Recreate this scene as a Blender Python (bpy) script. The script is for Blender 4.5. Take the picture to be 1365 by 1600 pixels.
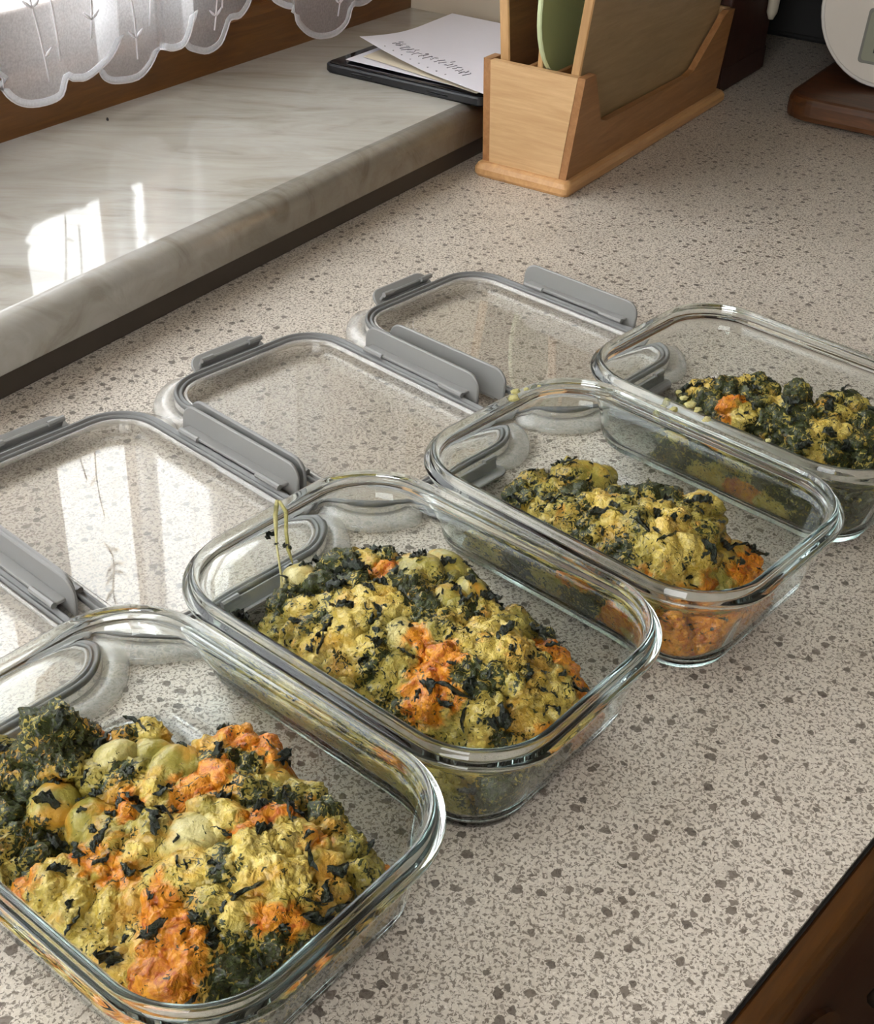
import bpy, bmesh, math, random
import numpy as np
from mathutils import Vector, Matrix, noise
from mathutils.bvhtree import BVHTree
for o in list(bpy.data.objects): bpy.data.objects.remove(o)
S = bpy.context.scene
COL = S.collection
random.seed(7)
PI = math.pi

# ------------------------------------------------------------ camera
F_PX, PITCH, ROLL, YAW, CAM_H, CY = 2042.708, 0.5943482, 0.0564777, 0.690651, 0.4373496, 798.628
_w = np.array([math.cos(PITCH)*math.cos(YAW), math.cos(PITCH)*math.sin(YAW), -math.sin(PITCH)])
_r0 = np.array([math.sin(YAW), -math.cos(YAW), 0.0]); _u0 = np.cross(_r0, _w)
_r = _r0*math.cos(ROLL)+_u0*math.sin(ROLL); _u = -_r0*math.sin(ROLL)+_u0*math.cos(ROLL)
cam = bpy.data.cameras.new('camera'); co = bpy.data.objects.new('camera', cam); COL.objects.link(co)
cam.sensor_fit = 'VERTICAL'; cam.sensor_height = 24; cam.lens = F_PX*24/1600
cam.clip_start = .01; cam.clip_end = 60; cam.shift_y = (CY-800)/1600
M = Matrix((( _r[0], _u[0], -_w[0], 0), (_r[1], _u[1], -_w[1], 0), (_r[2], _u[2], -_w[2], CAM_H), (0, 0, 0, 1)))
co.matrix_world = M
S.camera = co
# ------------------------------------------------------------ world, lights, exposure
AW = math.radians(9.5)                       # the window wall is turned this far from the counter's front edge
cA, sA = math.cos(AW), math.sin(AW)
def W(u, v, z=0): return Vector((u*cA-v*sA, u*sA+v*cA, z))
wd = bpy.data.worlds.new('world'); S.world = wd; wd.use_nodes = True
bg = wd.node_tree.nodes['Background']
bg.inputs[0].default_value = (.97, .985, 1.0, 1); bg.inputs[1].default_value = 9.0
def lamp(name, kind, loc, rot, energy, color=(1,1,1), **k):
    l = bpy.data.lights.new(name, kind); l.energy = energy; l.color = color
    for a, b in k.items(): setattr(l, a, b)
    o = bpy.data.objects.new(name, l); o.location = loc; o.rotation_euler = rot; COL.objects.link(o); return o
S.view_settings.view_transform = 'Standard'; S.view_settings.look = 'None'
S.view_settings.exposure = -0.04; S.view_settings.gamma = 1; S.view_settings.use_curve_mapping = False
try:
    c = S.cycles
    c.use_denoising = True; c.max_bounces = 28; c.transmission_bounces = 28; c.transparent_max_bounces = 24
    c.diffuse_bounces = 4; c.glossy_bounces = 20; c.sample_clamp_indirect = 40; c.caustics_refractive = True; c.blur_glossy = .3
except Exception as e: print(e)

# ------------------------------------------------------------ material helpers
def srgb(h):
    h = h.lstrip('#'); v = [int(h[i:i+2], 16)/255 for i in (0, 2, 4)]
    return tuple([x/12.92 if x <= .04045 else ((x+.055)/1.055)**2.4 for x in v]+[1])
class NT:
    def __init__(s, name):
        s.m = bpy.data.materials.new(name); s.m.use_nodes = True; s.t = s.m.node_tree; s.n = s.t.nodes; s.l = s.t.links
        s.p = s.n['Principled BSDF']; s.out = s.n['Material Output']
    def add(s, kind, **k):
        nd = s.n.new(kind)
        for a, b in k.items():
            if a.startswith('i_'): nd.inputs[a[2:].replace('_', ' ')].default_value = b
            else: setattr(nd, a, b)
        return nd
    def link(s, a, b): s.l.new(a, b)
    def pos(s, scale=(1,1,1), rot=(0,0,0), obj=False):
        g = s.add('ShaderNodeTexCoord').outputs['Object'] if obj else s.add('ShaderNodeNewGeometry').outputs['Position']
        m0 = s.add('ShaderNodeMapping'); m0.inputs['Rotation'].default_value = rot; s.link(g, m0.inputs[0])
        mp = s.add('ShaderNodeMapping'); mp.inputs['Scale'].default_value = scale
        s.link(m0.outputs[0], mp.inputs[0]); return mp.outputs[0]
    def noise(s, vec, scale, detail=3, rough=.55, dist=0):
        nd = s.add('ShaderNodeTexNoise'); s.link(vec, nd.inputs['Vector'])
        nd.inputs['Scale'].default_value = scale; nd.inputs['Detail'].default_value = detail
        nd.inputs['Roughness'].default_value = rough; nd.inputs['Distortion'].default_value = dist
        return nd.outputs[0]
    def ramp(s, fac, stops, mode='LINEAR'):
        r = s.add('ShaderNodeValToRGB'); r.color_ramp.interpolation = mode
        e = r.color_ramp.elements
        while len(e) < len(stops): e.new(.5)
        for k, (p, c) in enumerate(stops): e[k].position = p; e[k].color = c if len(c) == 4 else (*c, 1)
        s.link(fac, r.inputs[0]); return r.outputs[0]
    def step(s, fac, a, b):
        r = s.add('ShaderNodeMapRange'); r.inputs[1].default_value = a; r.inputs[2].default_value = b
        s.link(fac, r.inputs[0]); return r.outputs[0]
    def mix(s, fac, a, b):
        m = s.add('ShaderNodeMix'); m.data_type = 'RGBA'
        for v, i in ((fac, 0), (a, 6), (b, 7)):
            if isinstance(v, (tuple, list, float, int)): m.inputs[i].default_value = v
            else: s.link(v, m.inputs[i])
        return m.outputs[2]
    def math(s, op, a, b=0.0):
        m = s.add('ShaderNodeMath'); m.operation = op
        for v, i in ((a, 0), (b, 1)):
            if isinstance(v, (float, int)): m.inputs[i].default_value = v
            else: s.link(v, m.inputs[i])
        return m.outputs[0]
    def bump(s, h, strength=.3, dist=.001):
        b = s.add('ShaderNodeBump'); b.inputs['Strength'].default_value = strength; b.inputs['Distance'].default_value = dist
        s.link(h, b.inputs['Height']); s.link(b.outputs[0], s.p.inputs['Normal']); return b
    def col(s, c):
        if isinstance(c, tuple): s.p.inputs['Base Color'].default_value = c
        else: s.link(c, s.p.inputs['Base Color'])
    def set(s, **k):
        for a, b in k.items(): s.p.inputs[a.replace('_', ' ')].default_value = b
W_BLACK = (0,0,0,1); W_WHITE = (1,1,1,1)

def plain(name, hexc, rough=.5, var=.06, scale=60, bump=.0, **k):
    t = NT(name); c = srgb(hexc); n = t.noise(t.pos(), scale, 4)
    t.col(t.mix(n, tuple([x*(1-var) for x in c[:3]]+[1]), tuple([min(1, x*(1+var)) for x in c[:3]]+[1])))
    t.set(Roughness=rough, **k)
    if bump: t.bump(n, bump, .0006)
    return t.m
def wood(name, dark, light, rot=0.0, scale=1.0, rough=.45, stretch=14, axis=0, coat=0):
    t = NT(name); sc = [stretch*1.0]*3; sc[axis] = 1.0
    v = t.pos(scale=tuple(sc), rot=(0, 0, rot))
    n1 = t.noise(v, 9*scale, 5, .6, 1.2); n2 = t.noise(v, 42*scale, 3, .6)
    f = t.math('ADD', t.math('MULTIPLY', n1, .7), t.math('MULTIPLY', n2, .3))
    t.col(t.ramp(f, [(.32, srgb(dark)), (.5, tuple((a+b)/2 for a, b in zip(srgb(dark), srgb(light)))), (.66, srgb(light))]))
    t.set(Roughness=rough, Coat_Weight=coat); t.bump(n2, .08, .0005); return t.m

def mat_counter():
    t = NT('speckled_laminate'); v = t.pos()
    wob = t.noise(v, 260, 2); 
    add = t.add('ShaderNodeVectorMath'); add.operation = 'ADD'; sc = t.add('ShaderNodeVectorMath'); sc.operation = 'SCALE'
    nz = t.add('ShaderNodeTexNoise'); nz.inputs['Scale'].default_value = 330; nz.inputs['Detail'].default_value = 1; t.link(v, nz.inputs['Vector'])
    t.link(nz.outputs['Color'], sc.inputs[0]); sc.inputs['Scale'].default_value = .0034
    t.link(v, add.inputs[0]); t.link(sc.outputs[0], add.inputs[1]); dv = add.outputs[0]
    def chips(scale, r0, r1, keep, soft=.03):
        vo = t.add('ShaderNodeTexVoronoi'); vo.inputs['Scale'].default_value = scale; t.link(dv, vo.inputs['Vector'])
        vo.voronoi_dimensions = '2D'
        sep = t.add('ShaderNodeSeparateColor'); t.link(vo.outputs['Color'], sep.inputs[0])
        rad = t.math('ADD', t.math('MULTIPLY', sep.outputs[0], r1-r0), r0)
        inside = t.math('SUBTRACT', rad, vo.outputs['Distance'])
        m = t.step(inside, 0, soft)
        k = t.math('GREATER_THAN', sep.outputs[1], 1-keep)
        return t.math('MULTIPLY', m, k), sep.outputs[2]
    n = t.noise(v, 14, 2); fine = t.noise(dv, 620, 3, .65); fine2 = t.noise(dv, 900, 2, .6); mid = t.noise(v, 90, 3)
    base = t.mix(t.step(n, .3, .7), srgb('#c3b9ab'), srgb('#cec4b7'))
    base = t.mix(t.step(fine2, .52, .72), base, srgb('#ddd5ca'))
    base = t.mix(t.math('MULTIPLY', t.step(fine, .515, .575), .85), base, srgb('#685d52'))
    base = t.mix(t.math('MULTIPLY', t.step(mid, .56, .66), .18), base, srgb('#8f857a'))
    c2, r2 = chips(330, .18, .36, .34, .06)
    base = t.mix(t.math('MULTIPLY', c2, .62), base, srgb('#6d6156'))
    c1, r1 = chips(112, .13, .29, .36)
    base = t.mix(t.math('MULTIPLY', c1, .85), base, t.mix(r1, srgb('#4c433b'), srgb('#6c6157')))
    t.col(base); t.set(Roughness=.40); t.p.inputs['Specular IOR Level'].default_value = .35
    t.bump(t.noise(v, 700, 2), .10, .0003); return t.m
def mat_marble():
    t = NT('polished_marble')
    v = t.pos(scale=(1.4, 5.5, 5.0), rot=(0, 0, math.radians(46)))
    n1 = t.noise(v, 4.5, 6, .60, 1.2); n2 = t.noise(v, 15, 5, .6, 1.0); n3 = t.noise(t.pos(), 5, 3)
    c = t.ramp(n1, [(.28, srgb('#969085')), (.45, srgb('#afaba2')), (.62, srgb('#b9b6af')), (.8, srgb('#a7a297'))])
    c = t.mix(t.math('MULTIPLY', t.step(n2, .54, .74), .38), c, srgb('#a99f8e'))
    c = t.mix(t.math('MULTIPLY', t.step(n3, .5, .7), .2), c, srgb('#bdb4a3'))
    t.col(c); t.set(Roughness=.06); t.p.inputs['Specular IOR Level'].default_value = .55
    return t.m
def mat_glass():
    t = NT('clear_glass'); t.p.inputs['Transmission Weight'].default_value = 1; t.set(Roughness=0.0, IOR=1.46)
    t.col((.955, .99, .98, 1)); 
    va = t.add('ShaderNodeVolumeAbsorption'); va.inputs['Color'].default_value = (.50, .88, .82, 1); va.inputs['Density'].default_value = 3
    t.link(va.outputs[0], t.out.inputs['Volume']); return t.m
def mat_clear_plastic(name, tint, rough, body, bodycol):
    # thin clear sheet: Fresnel reflection over see-through, with a little milky body
    t = NT(name); tr = t.add('ShaderNodeBsdfTransparent'); tr.inputs[0].default_value = tint
    gl = t.add('ShaderNodeBsdfGlossy'); gl.inputs['Roughness'].default_value = rough
    df = t.add('ShaderNodeBsdfDiffuse'); df.inputs[0].default_value = bodycol
    lw = t.add('ShaderNodeLayerWeight'); lw.inputs[0].default_value = .5
    frv = t.math('ADD', t.math('MULTIPLY', t.math('POWER', lw.outputs['Facing'], 4.5), .95), .055)
    m1 = t.add('ShaderNodeMixShader'); m1.inputs[0].default_value = body; t.link(tr.outputs[0], m1.inputs[1]); t.link(df.outputs[0], m1.inputs[2])
    m2 = t.add('ShaderNodeMixShader'); t.link(frv, m2.inputs[0]); t.link(m1.outputs[0], m2.inputs[1]); t.link(gl.outputs[0], m2.inputs[2])
    t.link(m2.outputs[0], t.out.inputs[0]); return t.m
def mat_voile(name, alpha, colr=(.93, .94, .97, 1), fine=2600):
    t = NT(name); v = t.pos()
    wv1 = t.add('ShaderNodeTexNoise'); wv1.inputs['Scale'].default_value = 500; t.link(v, wv1.inputs['Vector'])
    df = t.add('ShaderNodeBsdfDiffuse'); df.inputs[0].default_value = colr
    tl = t.add('ShaderNodeBsdfTranslucent'); tl.inputs[0].default_value = colr
    tr = t.add('ShaderNodeBsdfTransparent')
    m1 = t.add('ShaderNodeMixShader'); m1.inputs[0].default_value = .55; t.link(df.outputs[0], m1.inputs[1]); t.link(tl.outputs[0], m1.inputs[2])
    m2 = t.add('ShaderNodeMixShader'); t.link(m1.outputs[0], m2.inputs[1]); t.link(tr.outputs[0], m2.inputs[2])
    mr = t.add('ShaderNodeMapRange'); mr.inputs[1].default_value = .3; mr.inputs[2].default_value = .7
    mr.inputs[3].default_value = alpha-.06; mr.inputs[4].default_value = alpha+.06
    t.link(wv1.outputs[0], mr.inputs[0]); t.link(mr.outputs[0], m2.inputs[0]); t.link(m2.outputs[0], t.out.inputs[0]); return t.m

def food_mat(name, c1, c2, green=.5, orange=.5, dark='#1a2117', rough=.36, bump=.8, sss=.0, oc='#b85a1a', light='#d6c98c'):
    t = NT(name); v = t.pos()
    big = t.noise(v, 75, 3, .55, .4); med = t.noise(v, 230, 4, .6, .6); fine = t.noise(v, 640, 4, .65, .8)
    wig = t.noise(v, 300, 5, .62, 2.8); shred = t.noise(v, 420, 3, .6, 4.0)
    c = t.mix(t.step(big, .40, .60), srgb(c1), srgb(c2))
    c = t.mix(t.math('MULTIPLY', t.step(med, .50, .68), .6), c, srgb(light))
    c = t.mix(t.math('MULTIPLY', t.step(fine, .50, .36), .30), c, srgb('#6f6a35'))
    if orange > 0:
        on = t.noise(v, 88, 3, .5, .5)
        lo = .74-.30*orange
        c = t.mix(t.math('MULTIPLY', t.step(on, lo, lo+.13), .9), c, t.mix(t.step(med, .38, .62), srgb(oc), srgb('#dd9438')))
    if green > 0:
        g2 = t.noise(v, 120, 3, .55, .8)
        comb = t.math('ADD', t.math('MULTIPLY', g2, .50), t.math('MULTIPLY', wig, .50))
        lo = .66-.22*green
        gm = t.step(comb, lo, lo+.03)
        gc = t.mix(t.step(fine, .42, .66), srgb(dark), srgb('#343f27'))
        c = t.mix(t.math('MULTIPLY', gm, .95), c, gc)
        sp = t.step(shred, .64, .67)
        c = t.mix(t.math('MULTIPLY', sp, .85), c, srgb('#2b3319'))
    t.col(c); t.set(Roughness=rough); t.p.inputs['Specular IOR Level'].default_value = .5
    if sss: t.p.inputs['Subsurface Weight'].default_value = sss; t.p.inputs['Subsurface Radius'].default_value = (.004, .003, .0015); t.p.inputs['Subsurface Scale'].default_value = 1
    hgt = t.math('ADD', t.math('MULTIPLY', wig, .45), t.math('ADD', t.math('MULTIPLY', fine, .25), t.math('MULTIPLY', shred, .30)))
    t.bump(hgt, bump, .0034); return t.m
def bake_mat():
    """one mixture; vertex attribute w = (spinach, orange, dumpling) says what lies where"""
    t = NT('spinach_cheese_bake'); v = t.pos()
    at = t.add('ShaderNodeAttribute'); at.attribute_name = 'w'; sp = t.add('ShaderNodeSeparateColor'); t.link(at.outputs['Color'], sp.inputs[0])
    wS, wO, wP = sp.outputs
    at2 = t.add('ShaderNodeAttribute'); at2.attribute_name = 'w2'; sp2 = t.add('ShaderNodeSeparateColor'); t.link(at2.outputs['Color'], sp2.inputs[0]); wC, wW, wF = sp2.outputs
    big = t.noise(v, 80, 3, .55, .4); med = t.noise(v, 230, 4, .6, .8); fine = t.noise(v, 700, 4, .65, .8)
    wig = t.noise(v, 270, 2.5, .5, 2.2); shred = t.noise(v, 400, 2, .5, 3.2); g2 = t.noise(v, 115, 3, .55, .8); lumpy = t.noise(v, 185, 2, .5, .5)
    cM = t.mix(t.step(big, .40, .60), srgb('#8b8034'), srgb('#b09e47'))
    cC = t.mix(t.step(big, .38, .62), srgb('#c0a33e'), srgb('#d4bd62'))
    cP = t.mix(t.step(big, .40, .60), srgb('#898133'), srgb('#a09444'))
    cW = t.mix(t.step(big, .40, .60), srgb('#b8ac68'), srgb('#cac088'))
    c = t.mix(wC, cM, cC); c = t.mix(wP, c, cP); c = t.mix(wW, c, cW)
    c = t.mix(t.math('MULTIPLY', t.step(med, .50, .66), .55), c, t.mix(wC, srgb('#baad66'), srgb('#e2d08a')))
    c = t.mix(t.math('MULTIPLY', t.step(fine, .50, .36), .25), c, srgb('#7d7733'))
    tint = t.step(t.noise(v, 60, 3, .5, .3), .50, .66)
    c = t.mix(t.math('MULTIPLY', tint, t.math('ADD', t.math('MULTIPLY', t.math('SUBTRACT', 1.0, wF), .38), .22)), c, srgb('#cf8c24'))
    # browned orange cheese
    on = t.math('ADD', t.math('MULTIPLY', t.noise(v, 88, 3, .5, .5), .7), t.math('MULTIPLY', med, .3))
    om = t.step(t.math('ADD', on, t.math('MULTIPLY', wO, .36)), .60, .76)
    oc = t.mix(t.step(med, .36, .60), srgb('#b04a06'), srgb('#d98a10'))
    oc = t.mix(t.math('MULTIPLY', t.step(big, .50, .66), .55), oc, srgb('#dc9a28'))
    c = t.mix(t.math('MULTIPLY', om, .92), c, oc)
    # spinach: the more spinach weight, the lower the threshold
    comb = t.math('ADD', t.math('MULTIPLY', g2, .42), t.math('MULTIPLY', wig, .58))
    bias = t.math('SUBTRACT', t.math('ADD', t.math('MULTIPLY', wS, .108), .040), t.math('ADD', t.math('MULTIPLY', t.math('ADD', wO, wC), .050), t.math('MULTIPLY', t.math('ADD', wP, wW), .075)))
    bias = t.math('SUBTRACT', bias, t.math('MULTIPLY', t.math('SUBTRACT', 1.0, wF), t.math('MULTIPLY', t.math('SUBTRACT', 1.0, wS), .020)))
    gm = t.step(t.math('ADD', comb, bias), .575, .600)
    gc = t.mix(t.step(fine, .42, .68), srgb('#161f0d'), srgb('#3d4c20'))
    c = t.mix(t.math('MULTIPLY', gm, .96), c, gc)
    sd = t.step(t.math('SUBTRACT', t.math('ADD', shred, t.math('MULTIPLY', wS, .05)), t.math('MULTIPLY', t.math('ADD', wO, wC), .045)), .655, .675); sd = t.math('MULTIPLY', sd, t.math('ADD', t.math('MULTIPLY', wF, .8), .2))
    c = t.mix(t.math('MULTIPLY', sd, .85), c, srgb('#28311a'))
    t.col(c)
    t.set(Roughness=.44, Coat_Weight=.7, Coat_Roughness=.10); t.link(t.math('SUBTRACT', .34, t.math('MULTIPLY', gm, .10)), t.p.inputs['Coat Weight']); t.p.inputs['Subsurface Weight'].default_value = .0; t.p.inputs['Subsurface Radius'].default_value = (1, .7, .35); t.p.inputs['Subsurface Scale'].default_value = .0035
    t.p.inputs['Specular IOR Level'].default_value = .28
    hgt = t.math('ADD', t.math('MULTIPLY', wig, .45), t.math('ADD', t.math('MULTIPLY', fine, .25), t.math('MULTIPLY', shred, .30)))
    hgt = t.math('ADD', t.math('ADD', t.math('MULTIPLY', hgt, t.math('ADD', t.math('MULTIPLY', wF, .20), .22)), t.math('MULTIPLY', lumpy, .80)), t.math('MULTIPLY', gm, .10))
    smooth = t.math('SUBTRACT', 1.0, t.math('MULTIPLY', t.math('ADD', wP, wW), .72))
    b = t.bump(t.math('MULTIPLY', hgt, smooth), .9, .0058); return t.m
def leaf_mat():
    t = NT('spinach_leaf'); v = t.pos(); n = t.noise(v, 260, 4, .6, 1.5); f = t.noise(v, 900, 3)
    t.col(t.mix(t.math('MULTIPLY', t.step(f, .60, .72), .35), t.mix(t.step(n, .35, .7), srgb('#131a12'), srgb('#2c3723')), srgb('#6a7048')))
    t.set(Roughness=.33); t.bump(n, .9, .0025); return t.m

MAT = dict(
 counter=mat_counter(), marble=mat_marble(), glass=mat_glass(),
 frame=wood('window_wood', '#5d3a1c', '#7a5026', rot=-AW, stretch=12, rough=.35),
 bamboo=wood('bamboo_front', '#b99265', '#d0ac7f', rot=-AW, axis=1, stretch=13, rough=.42),
 bamboo_b=wood('bamboo_base', '#b48657', '#cda06c', rot=-AW, stretch=11, rough=.42),
 bamboo_shaded=wood('bamboo_shaded_side', '#8c603a', '#a97b4f', rot=-AW, stretch=11, rough=.42),  # darker copy of the bamboo: shade on the rack's sides put into the colour
 board=wood('board_face', '#8f7753', '#a58b66', rot=-AW, stretch=11, rough=.45),
 board_e=wood('board_edge', '#a98052', '#c49c6c', rot=0, axis=2, stretch=9, rough=.5),
 block=wood('butcher_block', '#38200f', '#6a4122', rot=-AW, axis=1, stretch=8, rough=.4),
 cab=wood('cabinet_wood', '#3a2008', '#5a3611', rot=0, stretch=11, rough=.33, coat=.2),
 cabdark=wood('cabinet_wood_dark', '#351b0e', '#4b2813', rot=0, stretch=11, rough=.4),
 brownb=wood('brown_board', '#5e3f28', '#7a5538', rot=-AW, stretch=10, rough=.5),
 redwood=wood('dark_red_wood', '#2c1611', '#43241b', rot=0, axis=2, stretch=9, rough=.5),
 light_block=plain('light_block_plastic', '#8a8378', .6, .05, 30),
 wall=plain('wall_paint', '#b3a693', .8, .03, 20, .05), strip=plain('grey_strip', '#443c34', .6, .1, 80),
 ceil=plain('ceiling_paint', '#bbb2a3', .85, .02, 10), floor=plain('floor_tile', '#6b5a48', .6, .1, 12),
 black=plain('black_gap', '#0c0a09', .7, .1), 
 grey=plain('grey_plastic', '#858482', .42, .03, 200), greyd=plain('grey_silicone', '#6f6f6e', .5, .04, 200),
 tab=plain('black_case', '#1c1d20', .45, .1, 200, .1), screen=plain('black_screen', '#0a0c10', .08, .1, 30),
 paper=plain('white_paper', '#dedce4', .75, .02, 40, .1), paper2=plain('cream_paper', '#d8ccb6', .75, .02, 40), ink=plain('pencil_ink', '#7c7a84', .7, .1, 300),
 green=plain('pale_green_plastic', '#9aa372', .4, .03, 60), greenr=plain('pale_green_rim', '#c2cba0', .4, .02, 60),
 scale=plain('white_plastic', '#cfc8be', .3, .02, 60), scaleedge=plain('white_edge', '#e2ded7', .35, .02, 60), lcd=plain('grey_display', '#8b8d7d', .25, .03, 60),
 lcdframe=plain('display_frame', '#6e6d66', .4, .03, 60), digit=plain('display_digit', '#23241f', .5, .03, 60),
 tablabel=plain('pale_handle', '#b5ad9a', .5, .05, 60), crumb=plain('dark_crumb', '#15120f', .6, .1, 600),
 metal=plain('bronze_metal', '#4b4137', .3, .05, 100, Metallic=.8),
 thread=plain('white_thread', '#ece9ee', .8, .03, 900, .2),
 plate=mat_clear_plastic('lid_clear_plastic', (.975, .97, .955, 1), .015, .06, (.8, .78, .74, 1)),
 frost=mat_clear_plastic('lid_frosted_plastic', (.95, .945, .93, 1), .14, .26, (.95, .93, .90, 1)),
 pane=mat_clear_plastic('window_glass', (.97, .98, .975, 1), .0, .0, (1, 1, 1, 1)),
 voile=mat_voile('white_voile', .56), hem=mat_voile('voile_hem', .16),
 smear=mat_clear_plastic('cheese_smear', (.93, .92, .80, 1), .2, .5, (.72, .72, .50, 1)),
 bake=bake_mat(), fP=food_mat('strand_green', '#a39c50', '#b5ac66', .1, .0), fW=food_mat('strand_pale', '#c9c079', '#d6cd8c', .0, .0),
 leaf=leaf_mat(),
)

# ------------------------------------------------------------ mesh helpers
def obj(name, bm, mat, parent=None, loc=None, rotz=None, smooth=False, label=None, cat=None, group=None, kind=None, mats=None):
    me = bpy.data.meshes.new(name)
    if isinstance(bm, bmesh.types.BMesh):
        bmesh.ops.recalc_face_normals(bm, faces=bm.faces); bm.to_mesh(me); bm.free()
    else: me.from_pydata(*bm); me.update()
    for m in (mats or [mat]): me.materials.append(m)
    if smooth: me.polygons.foreach_set('use_smooth', [True]*len(me.polygons))
    o = bpy.data.objects.new(name, me); COL.objects.link(o)
    if parent: o.parent = parent
    if loc is not None: o.location = loc
    if rotz is not None: o.rotation_euler = (0, 0, rotz)
    tag(o, label, cat, group, kind); return o
def tag(o, label=None, cat=None, group=None, kind=None):
    if label: o['label'] = label
    if cat: o['category'] = cat
    if group: o['group'] = group
    if kind: o['kind'] = kind
def thing(name, label, cat, loc=(0,0,0), rotz=0, group=None, kind=None):
    o = bpy.data.objects.new(name, None); o.empty_display_size = .02; COL.objects.link(o); o.location = loc; o.rotation_euler = (0,0,rotz)
    tag(o, label, cat, group, kind); return o
def box(x0, x1, y0, y1, z0, z1, bev=0, seg=2, bm=None):
    b = bmesh.new(); r = bmesh.ops.create_cube(b, size=1)
    for v in b.verts: v.co = Vector(((x0+x1)/2+v.co.x*(x1-x0), (y0+y1)/2+v.co.y*(y1-y0), (z0+z1)/2+v.co.z*(z1-z0)))
    if bev: bmesh.ops.bevel(b, geom=list(b.edges), offset=bev, segments=seg, profile=.5, affect='EDGES')
    if bm is None: return b
    me = bpy.data.meshes.new('t'); b.to_mesh(me); b.free(); bm.from_mesh(me); bpy.data.meshes.remove(me); return bm
def rrect(L, Wd, r, n=10):
    P = []
    for cx, cy, a0 in ((L/2-r, Wd/2-r, 0), (-L/2+r, Wd/2-r, 90), (-L/2+r, -Wd/2+r, 180), (L/2-r, -Wd/2+r, 270)):
        for k in range(n+1):
            a = math.radians(a0+90*k/n); P.append((cx+r*math.cos(a), cy+r*math.sin(a)))
    return P
def loft(loops, close_ring=False, cap0=True, cap1=True):
    bm = bmesh.new(); V = [[bm.verts.new(p) for p in L] for L in loops]; n = len(V[0])
    m = len(V); rng = range(m if close_ring else m-1)
    for i in rng:
        A, B = V[i], V[(i+1) % m]
        for k in range(n): bm.faces.new((A[k], A[(k+1) % n], B[(k+1) % n], B[k]))
    if not close_ring:
        if cap0: bm.faces.new(V[0][::-1])
        if cap1: bm.faces.new(V[-1])
    return bm
def prism(poly, z0, z1, bm=None, f=None):
    """poly of 2D points extruded; f maps (x,y,z)->3D"""
    bm = bm or bmesh.new(); f = f or (lambda x, y, z: (x, y, z))
    a = [bm.verts.new(f(x, y, z0)) for x, y in poly]; b = [bm.verts.new(f(x, y, z1)) for x, y in poly]
    bm.faces.new(a[::-1]); bm.faces.new(b); n = len(poly)
    for k in range(n): bm.faces.new((a[k], a[(k+1) % n], b[(k+1) % n], b[k]))
    return bm
def tube(pts, r, n=6, bm=None, closed=False):
    bm = bm or bmesh.new(); pts = [Vector(p) for p in pts]; R = r if isinstance(r, (list, tuple)) else [r]*len(pts)
    rings = []; m = len(pts); up = Vector((0, 0, 1))
    for i, p in enumerate(pts):
        a = pts[(i-1) % m] if (closed or i > 0) else p; b = pts[(i+1) % m] if (closed or i < m-1) else p
        t = (b-a).normalized() if (b-a).length > 1e-9 else Vector((1, 0, 0))
        s = t.cross(up)
        if s.length < .05: s = t.cross(Vector((1, 0, 0)))
        s.normalize(); q = s.cross(t)
        rings.append([bm.verts.new(p+(s*math.cos(2*PI*k/n)+q*math.sin(2*PI*k/n))*R[i]) for k in range(n)])
    for i in range(m if closed else m-1):
        A, B = rings[i], rings[(i+1) % m]
        for k in range(n): bm.faces.new((A[k], A[(k+1) % n], B[(k+1) % n], B[k]))
    if not closed: bm.faces.new(rings[0][::-1]); bm.faces.new(rings[-1])
    return bm
def sweep2(prof, path):
    """profile (v,z) list closed, extruded along u between path=(u0,u1)"""
    bm = bmesh.new(); a = [bm.verts.new((path[0], y, z)) for y, z in prof]; b = [bm.verts.new((path[1], y, z)) for y, z in prof]
    n = len(prof); bm.faces.new(a[::-1]); bm.faces.new(b)
    for k in range(n): bm.faces.new((a[k], a[(k+1) % n], b[(k+1) % n], b[k]))
    return bm

# ------------------------------------------------------------ setting (wall frame: local x=u, y=v)
Wf = dict(loc=(0, 0, 0), rotz=AW)
SZ = .055                                   # top of the windowsill
def struct(name, bm, m, parent=None, **k):
    o = obj(name, bm, m, parent, **({} if parent else Wf), **k)
    if not parent: o['kind'] = 'structure'
    return o
U0, U1 = -.55, 1.392                         # window recess
wb = box(-.85, 2.1, .634, 1.08, -.9, .02)                      # wall under the sill
box(-.85, U0, .634, 1.08, .02, 1.55, bm=wb); box(U1, 2.1, .634, 1.08, .02, 1.55, bm=wb); box(U0, U1, .634, 1.08, 1.28, 1.55, bm=wb)
struct('wall_back', wb, MAT['wall'])
wr = box(2.02, 2.1, -2.3, .634, -.9, 1.55); struct('wall_right', wr, MAT['wall'])
wl = box(-.95, -.85, -2.3, -1.2, -.9, 1.55); box(-.95, -.85, -1.2, .634, -.9, .15, bm=wl); box(-.95, -.85, -1.2, .634, 1.1, 1.55, bm=wl); box(-.95, -.85, -1.2, -.45, .15, 1.1, bm=wl); box(-.95, -.85, .30, 1.08, .0, 1.35, bm=wl)
struct('wall_left', wl, MAT['wall'])
struct('wall_front', box(-.95, 2.1, -2.4, -2.3, -.9, 1.55), MAT['wall'])
struct('ceiling', box(-.95, 2.1, -2.4, 1.08, 1.55, 1.6), MAT['ceil'])
struct('floor', box(-.95, 2.1, -2.4, 1.08, -.95, -.9), MAT['floor'])
struct('trim_1', box(-.85, 1.47, .628, .6345, 0.0002, .019, .001), MAT['strip'])
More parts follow.
